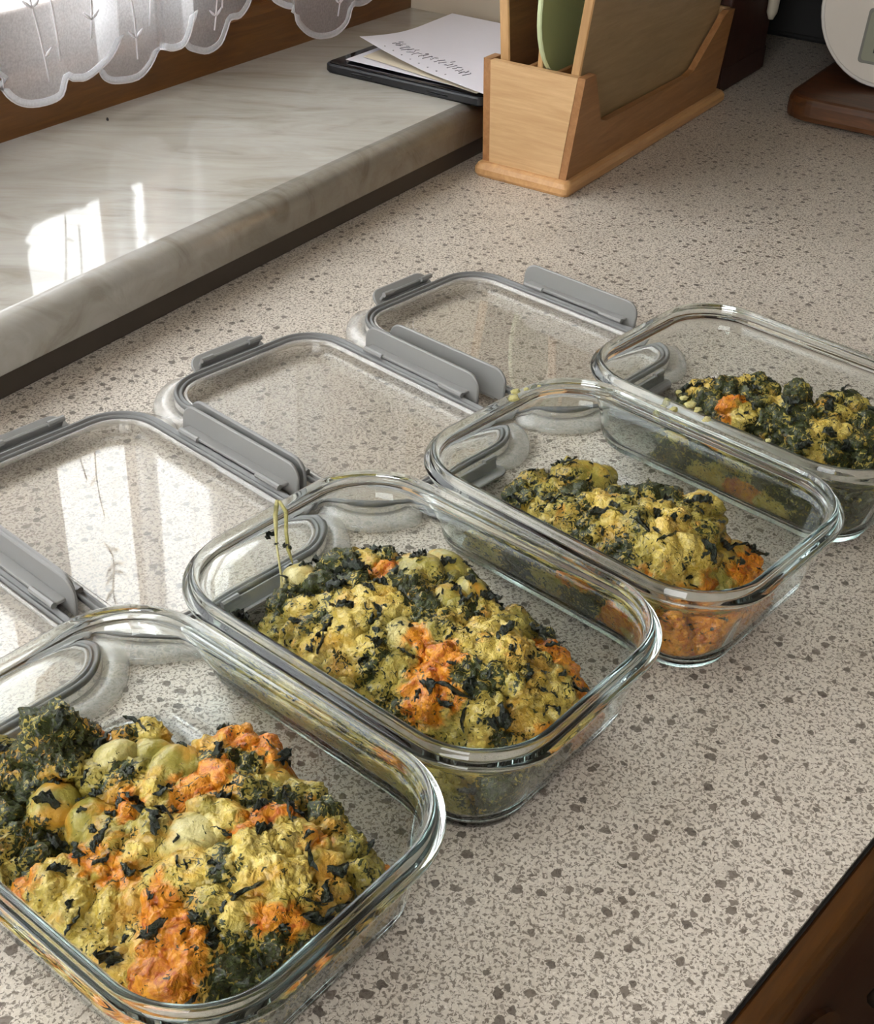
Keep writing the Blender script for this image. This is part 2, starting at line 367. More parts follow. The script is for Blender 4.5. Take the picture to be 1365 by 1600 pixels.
# window frame
win = thing('window_1', None, None, (0, 0, 0), AW, kind='structure')
obj('bottom_rail', sweep2([(.882, SZ), (.882, .098), (.895, .104), (.96, .104), (.96, SZ)], (U0, U1)), MAT['frame'], win)
obj('sash_rail', box(U0, .735, .905, .955, .104, .245, .004), MAT['frame'], win)
obj('sash_rail', box(.74, .985, .905, .955, .104, .150, .004), MAT['frame'], win); obj('sash_rail', box(.985, U1, .905, .955, .104, .235, .004), MAT['frame'], win)  # right-hand rail made taller to block the bright pane low down
for a, b in ((U0, U0+.07), (.735, .775), (1.32, U1)): obj('stile', box(a, b, .898, .96, .10, 1.27, .004), MAT['frame'], win)
obj('top_rail', box(U0, U1, .898, .96, 1.2, 1.28, .004), MAT['frame'], win)
obj('pane', box(U0+.07, .735, .928, .932, .245, 1.2), MAT['pane'], win)
obj('pane', box(.775, 1.32, .928, .932, .150, 1.2), MAT['pane'], win)
for k in range(30): obj('light_block_slat', box(1.13, U1, 1.0, 1.012, .07+k*.0405, .1095+k*.0405, .003), MAT['light_block'], win)  # unseen slats added outside to keep the window's right end dark
obj('reflection_bar', box(.912, .930, .915, .945, .15, 1.2, .003), MAT['frame'], win)  # bar added to draw a dark band in the lid's window reflection
# marble sill
R = .017; prof = [(.885, .0205), (.885, SZ), (.66, SZ), (.6405, SZ)]
for k in range(7):
    a = PI/2+PI/2*k/6; prof.append((.621+R+R*math.cos(a), SZ-R+R*math.sin(a)))
prof += [(.621, .0365), (.621, .025)]
for k in range(4):
    a = PI+PI/2*k/3; prof.append((.621+.0015+.0015*math.cos(a), .0220+.0015*math.sin(a)))
sill = obj('marble_windowsill', sweep2(prof, (U0-.02, 1.3915)), MAT['marble'], **Wf, smooth=False,
   label='pale grey veined marble windowsill with rounded front edge under the lace curtain', cat='windowsill')
for pgn in sill.data.polygons:
    if len(pgn.vertices) == 4: pgn.use_smooth = abs(pgn.normal.z) < .9995 and pgn.normal.y < .5
# ------------------------------------------------------------ counter, base cabinet
cv = obj('countertop', prism([(-.83, .1037), (1.93, .1037), (1.93, .963), (-.93, .484)], -.03, 0), MAT['counter'],
   label='beige speckled laminate countertop running along the window wall', cat='countertop')
bm = cv.data
cab = thing('base_cabinet', 'brown wooden base cabinet with rounded edge strip under the counter front', 'cabinet', (.4, .11, -.9))
o_ = Vector((.4, .11, -.9))
def cabp(name, b, m, par=cab, **k):
    bmesh.ops.translate(b, verts=b.verts, vec=-o_); return obj(name, b, m, par, **k)
cabp('carcass', box(-.83, 1.9, .118, .40, -.88, -.031), MAT['cabdark'])
cabp('shadow_gap', box(-.83, 1.9, .1022, .1035, -.03, -.0015), MAT['black'])
pr = [(.1180, -.032), (.1004, -.032), (.1004, -.004)]
for k in range(9):
    a = PI/2*k/8; pr.append((.0985-.010*math.sin(a), -.013+.010*math.cos(a)))
pr += [(.0885, -.016), (.0905, -.018), (.0905, -.034), (.118, -.034)]
pr = [(.1026, -.0032), (.1010, -.0022)]+pr[4:-1]+[(.1020, -.034)]
cabp('edge_strip', sweep2(pr, (-.83, 1.9)), MAT['cab'])
cabp('lower_rail', box(-.83, 1.9, .0945, .118, -.062, -.0345, .001), MAT['cabdark'])
door = cabp('door', box(-.10, .56, .100, .118, -.80, -.064, .002), MAT['cabdark'])
arch = [(.19+.155*math.cos(t), -.23+.155*math.sin(t)*.85) for t in [PI*k/24 for k in range(25)]]+[(.035, -.72), (.345, -.72)]
cabp('raised_panel', prism(arch, .0965, .101, f=lambda x, y, z: (x+.14, z, y+.02)), MAT['cab'], door)
hp = [(.46+.045*math.sin(t), .082-.0*t, -.115-.06*(1-math.cos(t))) for t in [PI*k/12 for k in range(13)]]
cabp('handle', tube(hp, .0045, 8), MAT['metal'], door, smooth=True, label='dark bronze curved handle')

# ------------------------------------------------------------ lace curtain
def wv(x, y, vv):            # photo measurement of the hem, turned into a point of the plane v = vv
    d = np.array([_w[k]*F_PX+_r[k]*(x-682.5)-_u[k]*(y-CY) for k in range(3)])
    n = np.array([-sA, cA, 0]); t = vv/(n@d); P = d*t
    return (P[0]*cA+P[1]*sA, vv, P[2]+CAM_H)
hem = []
def seg(pts, va, vb):
    for k, q in enumerate(pts): hem.append(wv(*q, va+(vb-va)*k/(len(pts)-1)))
# left of the frame: same scalloped rhythm
for k in range(0, 60):
    s = k/59; u = -.40+1.09*s; ph = (u+.40)/.098
    hem.append((u+.010*math.sin(ph*2*PI*.5), .845+.014*math.sin(ph*2*PI*.7), .125-.035*abs(math.sin(ph*PI))))
seg([(0, 120), (5, 145), (25, 163), (50, 168), (80, 162), (98, 150), (105, 125)], .832, .836)
seg([(112, 127), (122, 127), (133, 126), (150, 115), (175, 90), (188, 62)], .838, .846)
seg([(170, 95), (156, 108), (158, 120), (168, 129), (185, 131), (215, 125), (235, 105), (247, 80)], .856, .862)
seg([(256, 78), (270, 80), (288, 72), (298, 50), (303, 22)], .850, .846)
seg([(288, 60), (292, 76), (305, 82), (325, 84), (345, 70), (355, 45), (360, 32), (375, 28), (388, 10), (394, -8)], .862, .862)
seg([(405, -20), (416, -12), (428, 4), (445, 13), (457, 15)], .856, .848)
seg([(460, 22), (464, 38), (480, 55), (500, 61), (525, 55), (543, 36), (550, 12)], .840, .840)
seg([(560, 10), (572, 6), (586, -6), (600, -24)], .852, .860)
u_l = hem[-1][0]
for k in range(1, 14):
    s = k/13; u = u_l+(1.375-u_l)*s; hem.append((u, .858, .135-.03*math.sin(s*PI*1.5)))
hs = []
for i in range(len(hem)-1):
    p0, p1, p2, p3 = [np.array(hem[max(0, min(len(hem)-1, i+d))]) for d in (-1, 0, 1, 2)]
    for t in (0, .34, .67): hs.append(tuple(.5*(2*p1+(p2-p0)*t+(2*p0-5*p1+4*p2-p3)*t*t+(3*p1-p0-3*p2+p3)*t**3)))
hem = hs+[hem[-1]]
def fold(p, z):               # folds widen gently upwards
    t = min(1, (z-p[2])/.9); return (p[0]+.006*math.sin(z*5+p[0]*9)*t, p[1]+.006*math.sin(p[0]*40)*t, z)
NZ = 16; vs = []; fs = []
for p in hem:
    for j in range(NZ): vs.append(fold(p, p[2]+(1.12-p[2])*(j/(NZ-1))**1.1))
for i in range(len(hem)-1):
    for j in range(NZ-1): a = i*NZ+j; fs.append((a, a+NZ, a+NZ+1, a+1))
cur = thing('lace_curtain', 'sheer white lace curtain with scalloped embroidered hem hanging before the wooden window', 'curtain', (0, 0, 0), AW)
obj('cloth', (vs, [], fs), MAT['voile'], cur, smooth=True)
bm = bmesh.new()
for i in range(len(hem)):
    a = Vector(hem[max(0, i-1)]); b = Vector(hem[min(len(hem)-1, i+1)]); p = Vector(hem[i])
    t = (b-a); t.y = 0; nrm = Vector((-t.z, 0, t.x)).normalized() if t.length > 1e-6 else Vector((0, 0, 1))
    if nrm.z < 0 and abs(t.z) < abs(t.x): nrm = -nrm
    if t.x < 0 and nrm.z < 0: nrm = -nrm
    ws = [bm.verts.new(p+Vector((0, -.0006, 0))), bm.verts.new(p+nrm*.0062+Vector((0, -.0010, 0))), bm.verts.new(p+nrm*.0062+Vector((0, .0004, 0))), bm.verts.new(p+Vector((0, .0006, 0)))]
    if i:
        for k in range(4): bm.faces.new((pw[k], pw[(k+1) % 4], ws[(k+1) % 4], ws[k]))
    pw = ws
obj('scalloped_hem', bm, MAT['hem'], cur, smooth=True, label='dense white embroidered border')
obj('hem_cord', tube([Vector(p)+Vector((0, -.0008, .0006)) for p in hem], .0008, 5), MAT['thread'], cur, smooth=True)
# embroidered sprigs: stem with side leaves, following the cloth
bm = bmesh.new(); rnd = random.Random(3)
def sprig(p0, h, lean, s=1.0):
    pts = []
    for k in range(9):
        t = k/8; z = p0[2]+h*t; f = fold(p0, z); pts.append((f[0]+lean*math.sin(t*2.2)*h+.003*math.sin(t*6)*s, f[1]-.0016, z))
    tube(pts, .00085*s, 5, bm)
    for k in (1, 3, 4, 6):
        for sd in (-1, 1):
            if rnd.random() < .35: continue
            q = Vector(pts[k]); L = .009*s
            tube([q, q+Vector((sd*L*.5, 0, L*.35)), q+Vector((sd*L, 0, L*.75))], [.0006, .0015*s, .0007], 5, bm)
for k, (x, y, vv, h, ln) in enumerate(((75, 128, .8335, .16, -.10), (92, 95, .8345, .2, -.06), (213, 92, .860, .15, -.05), (232, 40, .861, .2, .02), (333, 47, .861, .10, .05), (345, 12, .861, .16, .02), (526, 25, .8385, .10, .05), (140, 60, .842, .12, .03))):
    sprig(wv(x, y, vv), h, ln)
for k in range(40):
    p = list(hem[rnd.randrange(len(hem))]); p[2] = rnd.uniform(.25, .85); sprig(p, rnd.uniform(.08, .2), rnd.uniform(-.15, .15), 1.5)
obj('embroidery', bm, MAT['thread'], cur, smooth=True, kind='stuff', label='white embroidered stems and leaves')
obj('curtain_rod', tube([(U0+.03, .86, 1.125), (U1-.012, .86, 1.125)], .006, 10), MAT['frame'], cur, smooth=True)
obj('crumb', (lambda b: b)(loft([[(x*s, y*s, z) for x, y in rrect(.004, .0022, .001, 3)] for z, s in ((0, .8), (.0008, 1), (.002, .7), (.0026, .2))])), MAT['crumb'], loc=W(.8487, .8568, SZ), rotz=1.1,
    label='tiny black crumb on the marble windowsill near the curtain', cat='crumb')

# ------------------------------------------------------------ tablet and papers on the sill
tb = thing('tablet_computer', 'flat black tablet computer lying on the windowsill under loose papers', 'tablet', W(1.236, .707, SZ), AW)
def rbox(L, Wd, r, prof, n=6): return loft([[(x, y, z) for x, y in rrect(L-2*i, Wd-2*i, max(.0005, r-i), n)] for i, z in prof])
obj('case', rbox(.268, .190, .010, [(.002, 0), (0, .002), (0, .0075), (.0012, .009)]), MAT['tab'], tb, smooth=False)
obj('screen', rbox(.262, .184, .008, [(0, .0088), (0, .0096), (.0006, .0099)]), MAT['screen'], tb)
obj('button', box(-.1345, -.1333, -.055, -.030, .0035, .0055, .0004), MAT['screen'], tb); 
obj('button', box(-.1345, -.1333, .035, .060, .0035, .0055, .0004), MAT['screen'], tb)
SHF = {}
def sheet(name, corners, z, curl, m, label, th=.0003):
    SHF[0] = lambda s, t: z+curl*max(0, 1-math.hypot(s, t)*1.6)**1.6+.0006*math.sin(s*5+1)*math.sin(t*4)+.0007+curl*.18*max(0, 1-s*2.5)-SZ+th
    """corners A(far-left) B(far-right) C(near-right) D(near-left) in wall frame; curl lifts corner A"""
    c0 = sum((Vector((a, b)) for a, b in corners), Vector((0, 0)))/4; n = 14; vs = []; fs = []
    A, B, C, D = [Vector((a, b)) for a, b in corners]
    for lay in (0, 1):
        for i in range(n+1):
            for j in range(n+1):
                s, t = i/n, j/n; p = (A*(1-s)+B*s)*(1-t)+(D*(1-s)+C*s)*t
                d = math.hypot(s, t); zz = z+curl*max(0, 1-d*1.6)**1.6+.0006*math.sin(s*5+1)*math.sin(t*4)+.0007+curl*.18*max(0, 1-s*2.5)
                vs.append((p.x-c0.x, p.y-c0.y, zz-SZ+lay*th))
    N = (n+1)**2
    for i in range(n):
        for j in range(n): a = i*(n+1)+j; fs += [(a, a+1, a+n+2, a+n+1), (a+N, a+N+n+1, a+N+n+2, a+N+1)]
    ring = [i*(n+1) for i in range(n+1)]+[n*(n+1)+j for j in range(1, n+1)]+[i*(n+1)+n for i in range(n-1, -1, -1)]+[j for j in range(n-1, 0, -1)]
    for k in range(len(ring)): a, b = ring[k], ring[(k+1) % len(ring)]; fs.append((a, b, b+N, a+N))
    return obj(name, (vs, [], fs), m, smooth=False, loc=W(c0.x, c0.y, SZ), rotz=AW, label=label, cat='paper')
sheet('paper_sheet', [(1.118, .785), (1.33, .79), (1.34, .625), (1.115, .630)], .0652, .0008, MAT['paper'], 'lower white sheet sticking out left under the written sheet on the tablet')
sheet('paper_sheet', [(1.135, .775), (1.33, .785), (1.34, .62), (1.105, .622)], .0666, .0008, MAT['paper2'], 'thin cream sheet between two white sheets on the tablet')
top = sheet('paper_sheet', [(1.150, .790), (1.352, .800), (1.352, .612), (1.0985, .6105)], .0678, .012, MAT['paper'], 'topmost white paper sheet with grey handwriting and a curled corner')
bm = bmesh.new(); rnd = random.Random(11)
cx = sum(a for a, b in ((1.150, .790), (1.352, .800), (1.352, .612), (1.0985, .6105)))/4; cyy = (.790+.800+.612+.6105)/4
PA, PB, PC, PD = [Vector(q) for q in ((1.150, .790), (1.352, .800), (1.352, .612), (1.0985, .6105))]
def onp(s_, t_):
    q = (PA*(1-s_)+PB*s_)*(1-t_)+(PD*(1-s_)+PC*s_)*t_; return (q.x-cx, q.y-cyy, SHF[0](s_, t_)+.0003)
for k in range(17):
    t0 = .16+.036*k; s0 = .125-.02*math.sin(k*.5)
    tube([onp(s0+.028*rnd.uniform(-.6, 1)+.012*j, t0+rnd.uniform(-.008, .012)+.004*j) for j in range(6)], .00034, 4, bm)
    if rnd.random() < .6: tube([onp(s0+.07, t0), onp(s0+.085+rnd.uniform(0, .02), t0+.012)], .0003, 4, bm)
for k in range(8): tube([onp(.045, .17+.07*k), onp(.052, .175+.07*k)], .0004, 4, bm)
obj('handwriting', bm, MAT['ink'], top, kind='stuff')

# ------------------------------------------------------------ bamboo organiser with boards
ob = thing('bamboo_board_rack', 'light bamboo upright rack holding cutting boards at the end of the windowsill', 'board rack', W(1.27, .553, 0), AW)
def ib(name, b, m, par=ob, off=(1.27, .553, 0), **k):
    bmesh.ops.translate(b, verts=b.verts, vec=-Vector(off)); return obj(name, b, m, par, **k)
bp_ = loft([[(x+1.272, y+.5515, z) for x, y in rrect(.399-2*i, .103-2*i, .006, 4)] for i, z in ((.002, 0), (0, .003), (0, .008), (.002, .012), (.005, .0135))])
ib('base_plate', bp_, MAT['bamboo_b'])
vR = lambda z: .509-.0105*z/.11; vL = lambda z: .597+.007*z/.11
sp = [(1.082, .0135), (1.082, .109), (1.103, .109), (1.137, .058), (1.150, .0545), (1.350, .0525), (1.366, .056), (1.424, .104), (1.432, .107), (1.450, .106), (1.456, .0135)]
def side(vf, th): return prism(sp, 0, th, f=lambda x, y, z: (x, vf(y)+z, y))
ib('side_panel', side(vR, .0075), MAT['bamboo_shaded']); ib('side_panel', side(lambda z: vL(z)-.0075, .0075), MAT['bamboo_shaded'])
def flared(u, th, z1): 
    bm = bmesh.new(); P = [(vR(.0135)+.0076, .0135), (vL(.0135)-.0076, .0135), (vL(z1)-.0076, z1), (vR(z1)+.0076, z1)]
    a = [bm.verts.new((u, v, z)) for v, z in P]; b = [bm.verts.new((u+th, v, z)) for v, z in P]
    bm.faces.new(a); bm.faces.new(b[::-1])
    for k in range(4): bm.faces.new((a[k], a[(k+1) % 4], b[(k+1) % 4], b[k]))
    return bm
ib('front_panel', flared(1.0815, .008, .1085), MAT['bamboo'], label='pale bamboo front panel'); ib('back_panel', flared(1.448, .008, .1055), MAT['bamboo'])
for v in (.5315, .5605): ib('divider', box(1.0895, 1.448, v-.0022, v+.0022, .0135, .1075, .0008), MAT['bamboo_shaded'])
def board(name, u0, u1, v0, th, z0, z1, lean, m, label, r=.02, edge=None, side_m=None):
    P = [(x+(u0+u1)/2, y+(z0+z1)/2) for x, y in rrect(u1-u0, z1-z0, r, 6)]
    def f(x, y, z): return (x-(u0+u1)/2, v0+z+lean*(y-z0)-v0, y-z0)
    loops = []
    for off, dz in ((.0012, 0), (0, .0012), (0, th-.0012), (.0012, th)):
        Q = [(x+(u0+u1)/2, y+(z0+z1)/2) for x, y in rrect(u1-u0-2*off, z1-z0-2*off, max(.001, r-off), 6)]
        loops.append([f(x, y, dz) for x, y in Q])
    return obj(name, loft(loops), m, loc=W((u0+u1)/2, v0, z0), rotz=AW, label=label, cat='cutting board', mats=[m, side_m] if side_m else None)
b1 = board('cutting_board', 1.0905, 1.428, .5175, .0095, .0140, .335, -.095, MAT['board'], 'large pale wooden cutting board in the right slot of the bamboo rack', .004, side_m=MAT['board_e'])
b2 = board('cutting_board', 1.0935, 1.40, .5725, .0100, .0140, .310, .11, MAT['brownb'], 'brown wooden cutting board standing in the left slot of the bamboo rack', .004, side_m=MAT['board_e'])
b3 = board('cutting_board', 1.0915, 1.39, .5475, .0055, .0140, .133, .0, MAT['board'], 'low wooden board behind the green one in the middle slot', .003, side_m=MAT['board_e'])
for b in (b1, b2, b3):
    for pgn in b.data.polygons:
        if pgn.normal.x < -.5: pgn.material_index = 1
gl = []
GP = [(.060*math.cos(t)-.0, .060*math.sin(t)) for t in [PI*k/24 for k in range(0, 0)]]
arcp = [(math.radians(d)) for d in range(-60, 241, 10)]
GP = [(.062*math.cos(t), .066*math.sin(t)*(1.35 if math.sin(t) > 0 else 1)) for t in arcp]+[(-.014, -.075), (-.011, -.146), (.011, -.146), (.014, -.075)]
for sc2, dz in ((.985, 0), (1, .0012), (1, .0036), (.985, .0048)):
    gl.append([(x*sc2, dz+.02*y, y*sc2) for x, y in GP])
gb = obj('cutting_board', loft(gl), MAT['green'], loc=W(1.129, .5405, .1605), rotz=AW, mats=[MAT['green'], MAT['greenr']],
    label='pale green plastic board with a rounded edge in the middle slot of the bamboo rack', cat='cutting board')
for pgn in gb.data.polygons:
    if len(pgn.vertices) == 4: pgn.material_index = 1

# ------------------------------------------------------------ dark corner: cabinet, scale, block
dk = thing('corner_cabinet', 'dark reddish wooden cabinet standing behind the bamboo rack in the shaded corner', 'cabinet', W(1.56, .57, 0), AW)
obj('cabinet_body', box(-.078, .07, -.056, .060, .0005, .36, .003), MAT['redwood'], dk); obj('cabinet_base', box(-.076, .068, -.0575, -.0562, .004, .03, .0005), MAT['redwood'], dk)
wc = thing('shade_cabinet', 'unseen dark wall cabinet added to shade the far end of the counter', 'cabinet', W(1.72, .35, .365), AW)  # out of view; added, widened and lowered to block light from the corner
obj('cabinet_body', box(-.255, .29, -.50, .28, 0, .6, .004), MAT['redwood'], wc)
obj('door', box(-.25, .28, -.518, -.5015, .01, .59, .003), MAT['redwood'], wc)
tc = thing('corner_shade_block', 'black block whose colour stands for the shade of the far corner', 'cabinet', W(1.90, .40, 0), AW)
obj('cabinet_body', box(-.10, .11, -.50, .225, .0005, .36, .004), MAT['black'], tc); obj('door', box(-.112, -.102, -.49, .22, .01, .355, .002), MAT['black'], tc)  # painted black in place of the corner's deep shade
hh = obj('hanging_utensil_handle', tube([(0, 0, .004), (0, 0, .012), (.001, 0, .05), (.001, 0, .12), (0, 0, .302)], [.003, .0065, .0075, .006, .004], 10), MAT['tablabel'], loc=W(1.605, .506, .062), smooth=True,
    label='pale rounded utensil handle hanging in the dark corner behind the rack', cat='utensil')
bk = thing('butcher_block', 'reddish brown wooden chopping block lying on the counter under the white scale', 'chopping board', W(1.60, .275, 0), AW)
obj('block_body', loft([[(x, y, z) for x, y in rrect(.31-2*i, .306-2*i, .035-i, 8)] for i, z in ((.006, .002), (.001, .004), (0, .009), (.0005, .021), (.003, .0265), (.007, .028))]), MAT['block'], bk)
for sx in (-1, 1):
    for sy in (-1, 1): obj('foot', loft([[(sx*.11+x, sy*.11+y, z) for x, y in rrect(.02, .02, .009, 5)] for z in (0, .0021)]), MAT['black'], bk)
sc_ = thing('kitchen_scale', 'white oval digital kitchen scale standing upright on the brown chopping block', 'kitchen scale', W(1.523, .308, .0285), AW)
def scloop(off, d): return [(d+.12*(y+.12), x, y+.125) for x, y in rrect(.245-2*off, .245-2*off, .085-off, 12)]
obj('scale_body', loft([scloop(.004, .018), scloop(0, .014), scloop(0, .006), scloop(.002, .002), scloop(.005, .001)]), MAT['scale'], sc_, smooth=False, mats=[MAT['scaleedge']])
obj('weighing_plate', loft([scloop(.0055, .0012), scloop(.0055, -.0004), scloop(.0065, -.001)]), MAT['scale'], sc_)
def scr(x0, x1, z0, z1, d0, d1, m, nm, par=sc_, r=.004):
    P = [(x+(x0+x1)/2, y+(z0+z1)/2) for x, y in rrect(x1-x0, z1-z0, r, 4)]
    return obj(nm, prism(P, d0, d1, f=lambda x, y, z: (z+.12*y-.0008, x, y)), m, par)
d1_ = scr(-.035, .066, .028, .085, -.0016, .0005, MAT['lcdframe'], 'display')
scr(-.032, .063, .031, .082, -.0020, -.0012, MAT['lcd'], 'display_glass', d1_)
bmd = bmesh.new()
for (yo) in (.038, .014, -.010):
    for (a, b, c, d) in ((0, .013, 0, .0025), (0, .013, .028, .0305), (0, .0025, 0, .030), (.0105, .013, 0, .030)):
        prism([(yo+a, .040+c), (yo+b, .040+c), (yo+b, .040+d), (yo+a, .040+d)], -.0026, -.0018, bmd, f=lambda x, y, z: (z+.12*y-.0006, x, y))
obj('digit', bmd, MAT['digit'], sc_)

# ------------------------------------------------------------ glass containers, lids, food
GL, GW, GH, GR = .215, .1600, .0585, .0476
CPOS = [(.2154, .3133501, -1.5299037), (.3756224, .3183394, -1.5432159), (.5367669, .3072204, -1.5827698), (.694678, .3060613, -1.5841003)]
PROF = [(.040, 0.0007), (.0245, .0006), (.0215, 0.0), (.0185, .0006), (.0165, .0024), (.0152, .006), (.0138, .012), (.0105, .030), (.0086, .040), (.0072, .0452),
        (.0050, .0478), (.0022, .0487), (.0006, .0495), (0, .0508), (.0002, .0522), (.0012, .0534), (.0030, .0540), (.0040, .0548), (.0044, .0568), (.0052, .0580), (.0064, .0585), (.0078, .0580), (.0086, .0566),
        (.0096, .0520), (.0110, .0440), (.0128, .0330), (.0160, .0140), (.0176, .0075), (.0200, .0048), (.0240, .0038), (.040, .0036)]
def inner_inset(z):
    pts = [(.0036, .0240), (.0048, .0200), (.0075, .0176), (.0140, .0160), (.0330, .0128), (.0440, .0110), (.0520, .0096), (.0585, .0080)]
    return float(np.interp(z, [a for a, b in pts], [b for a, b in pts]))
def cr(i): return max(.006, GR-1.22*i)
glb = loft([[(x, y, z) for x, y in rrect(GL-2*i, GW-2*i, cr(i), 16)] for i, z in PROF])
bmesh.ops.recalc_face_normals(glb, faces=glb.faces); gme = bpy.data.meshes.new('glass_container'); glb.to_mesh(gme); glb.free()
gme.materials.append(MAT['glass']); gme.polygons.foreach_set('use_smooth', [len(pq.vertices) == 4 for pq in gme.polygons])
GLAB = ['front rectangular glass container nearest the camera, filled with spinach and cheese bake',
        'second glass container from the front, with cheese threads on its far rim',
        'third glass container from the front, beside the orange crust corner',
        'rearmost glass container at the right edge with dark spinach bake']
cont = []
for k, (x, y, th) in enumerate(CPOS):
    o = bpy.data.objects.new('glass_container', gme); COL.objects.link(o); o.location = (x, y, .0003); o.rotation_euler = (0, 0, th)
    tag(o, GLAB[k], 'food container', 'open glass meal prep containers in a row'); cont.append(o)

# lids (upside down, seal up): local x along the long side
LL, LW, LR = .2031, .1434, .0328
LPOS = [(.208, .524, -1.571), (.3643, .5252, -1.5847), (.5279, .5241, -1.5942), (.6981, .5131, -1.5735)]
def ringloft(prof, n=12):      # closed ring of (offset outward, z)
    return loft([[(x, y, z) for x, y in rrect(LL+2*i, LW+2*i, LR+i, n)] for i, z in prof], close_ring=True)
def build_lid(label, k):
    t = thing('container_lid', label, 'lid', (*LPOS[k][:2], .0004), LPOS[k][2], 'upturned snap lids beside the containers')
    obj('lid_panel', loft([[(x, y, z) for x, y in rrect(LL-2*i, LW-2*i, max(.004, LR-i), 12)] for i, z in
        ((.014, .0005), (.0115, .0006), (.0103, .0020), (.0098, .0090), (.0086, .0105), (.0078, .0105), (.0078, .0095), (.0088, .0085), (.0095, .0030), (.0105, .0018), (.0130, .0016))]), MAT['plate'], t, smooth=False)
    obj('seal_channel', ringloft([(-.0088, .0095), (-.0088, .0110), (-.0074, .0112), (-.0066, .0098), (-.0010, .0098), (.0000, .0088), (.0002, .0035), (-.0012, .0028), (-.0086, .0085)]), MAT['frost'], t, smooth=True)
    obj('silicone_seal', ringloft([(-.0062, .0099), (-.0064, .0116), (-.0054, .0126), (-.0046, .0124), (-.0040, .0114), (-.0032, .0114), (-.0026, .0130), (-.0014, .0134), (-.0004, .0126), (-.0002, .0110), (-.0006, .0099)]), MAT['greyd'], t, smooth=True, label='grey silicone sealing ring')
    # four frosted corner tabs
    for sx in (1, -1):
        for sy in (1, -1):
            P = []; cx0, cy0 = LL/2-LR, LW/2-LR
            for inn in (0, 1):
                rows = []
                ex = .0175
                pts = [(cx0-ex, LW/2)]+[(cx0+LR*math.sin(a), cy0+LR*math.cos(a)) for a in [PI/2*j/10 for j in range(11)]]+[(LL/2, cy0-ex)]
                nr = [(0, 1)]+[(math.sin(a), math.cos(a)) for a in [PI/2*j/10 for j in range(11)]]+[(1, 0)]
                m = len(pts)
                for j, (q, nn) in enumerate(zip(pts, nr)):
                    ft = min(1, min(j, m-1-j)/1.5); wdt = .0005+.0150*ft**.5*(1-.10*math.sin(PI*j/(m-1))) if inn == 0 else .0002
                    rows.append((q[0]+nn[0]*wdt, q[1]+nn[1]*wdt))
                P.append(rows)
            bm = bmesh.new(); out, inn_ = P; G = []
            for (a, b) in zip(out, inn_):
                cs = [(b, .0062), (((a[0]*.5+b[0]*.5), (a[1]*.5+b[1]*.5)), .0066), ((a[0]*.92+b[0]*.08, a[1]*.92+b[1]*.08), .0046), (a, .0010), ((a[0]*.93+b[0]*.07, a[1]*.93+b[1]*.07), .0006), (((a[0]*.5+b[0]*.5), (a[1]*.5+b[1]*.5)), .0054), (b, .0048)]
                G.append([bm.verts.new((sx*q[0], sy*q[1], z)) for q, z in cs])
            for j in range(len(G)-1):
                for q in range(7): bm.faces.new((G[j][q], G[j][(q+1) % 7], G[j+1][(q+1) % 7], G[j+1][q]))
            bm.faces.new(G[0]); bm.faces.new(G[-1][::-1])
            obj('corner_tab', bm, MAT['frost'], t, smooth=True, label='clear frosted corner flange')
    # latches
    def latch(length, hgt, ang, place):
        """plate standing from the hinge; ang 0 = upright, 90 = folded flat outwards"""
        e = bmesh.new(); r = .010
        P = [(-length/2, .0), (length/2, .0), (length/2, hgt-r)]+[(length/2-r+r*math.sin(a), hgt-r+r*math.cos(a)) for a in [PI/2*j/6 for j in range(5, -1, -1)]]+[(-length/2+r-r*math.sin(a), hgt-r+r*math.cos(a)) for a in [PI/2*j/6 for j in range(0, 7)]]
        def loopf(off, d):
            c = (0, hgt/2); return [((x-c[0])*(1-off/(length/2))+c[0], d, (y-c[1])*(1-off/(hgt/2))+c[1]) for x, y in P]
        plate = loft([loopf(.0008, .0012), loopf(0, .0018), loopf(0, .0030), loopf(.0008, .0036)])
        hook = bmesh.new()
        hl = length*.86; z0 = hgt*.30
        tube([(-hl/2, -.0060, z0+.001), (-hl/2+length*.16, -.0060, z0+.001)], .0020, 8, hook)
        tube([(hl/2-length*.19, -.0060, z0+.001), (hl/2, -.0060, z0+.001)], .0020, 8, hook)
        box(-hl/2, hl/2, -.0060, .0014, z0+.0002, z0+.0022, .0004, 1, hook)
        hinge = bmesh.new()
        tube([(-hl/2, .0010, 0), (-hl/2+length*.17, .0010, 0)], .0019, 8, hinge); tube([(hl/2-length*.17, .0010, 0), (hl/2, .0010, 0)], .0019, 8, hinge)
        box(-hl/2, hl/2, -.0030, .0004, -.0012, .0010, .0004, 1, hinge)
        a = math.radians(ang); Rm = Matrix.Rotation(-a, 4, 'X')
        for q in (plate, hook): bmesh.ops.transform(q, matrix=Rm, verts=q.verts)
        T = place
        for q in (plate, hook, hinge): bmesh.ops.transform(q, matrix=T, verts=q.verts)
        pl = obj('latch', plate, MAT['grey'], t, smooth=False, label='grey snap latch')
        obj('hook_bar', hook, MAT['grey'], pl); obj('hinge', hinge, MAT['grey'], pl)
    up = [2, 5, 1, 6][k]
    zb = .0072
    latch(.106, .0215, up, Matrix.Translation((0, LW/2+.0035, zb)))
    latch(.106, .0215, -up if k else -4, Matrix.Translation((0, -LW/2-.0035, zb)) @ Matrix.Rotation(PI, 4, 'Z'))
    latch(.062, .0150, [50, 62, 62, 55][k], Matrix.Translation((-LL/2-.0035, 0, zb)) @ Matrix.Rotation(PI/2, 4, 'Z'))
    latch(.062, .0160, [60, 55, 78, 78][k], Matrix.Translation((LL/2+.0035, 0, zb)) @ Matrix.Rotation(-PI/2, 4, 'Z'))
    return t
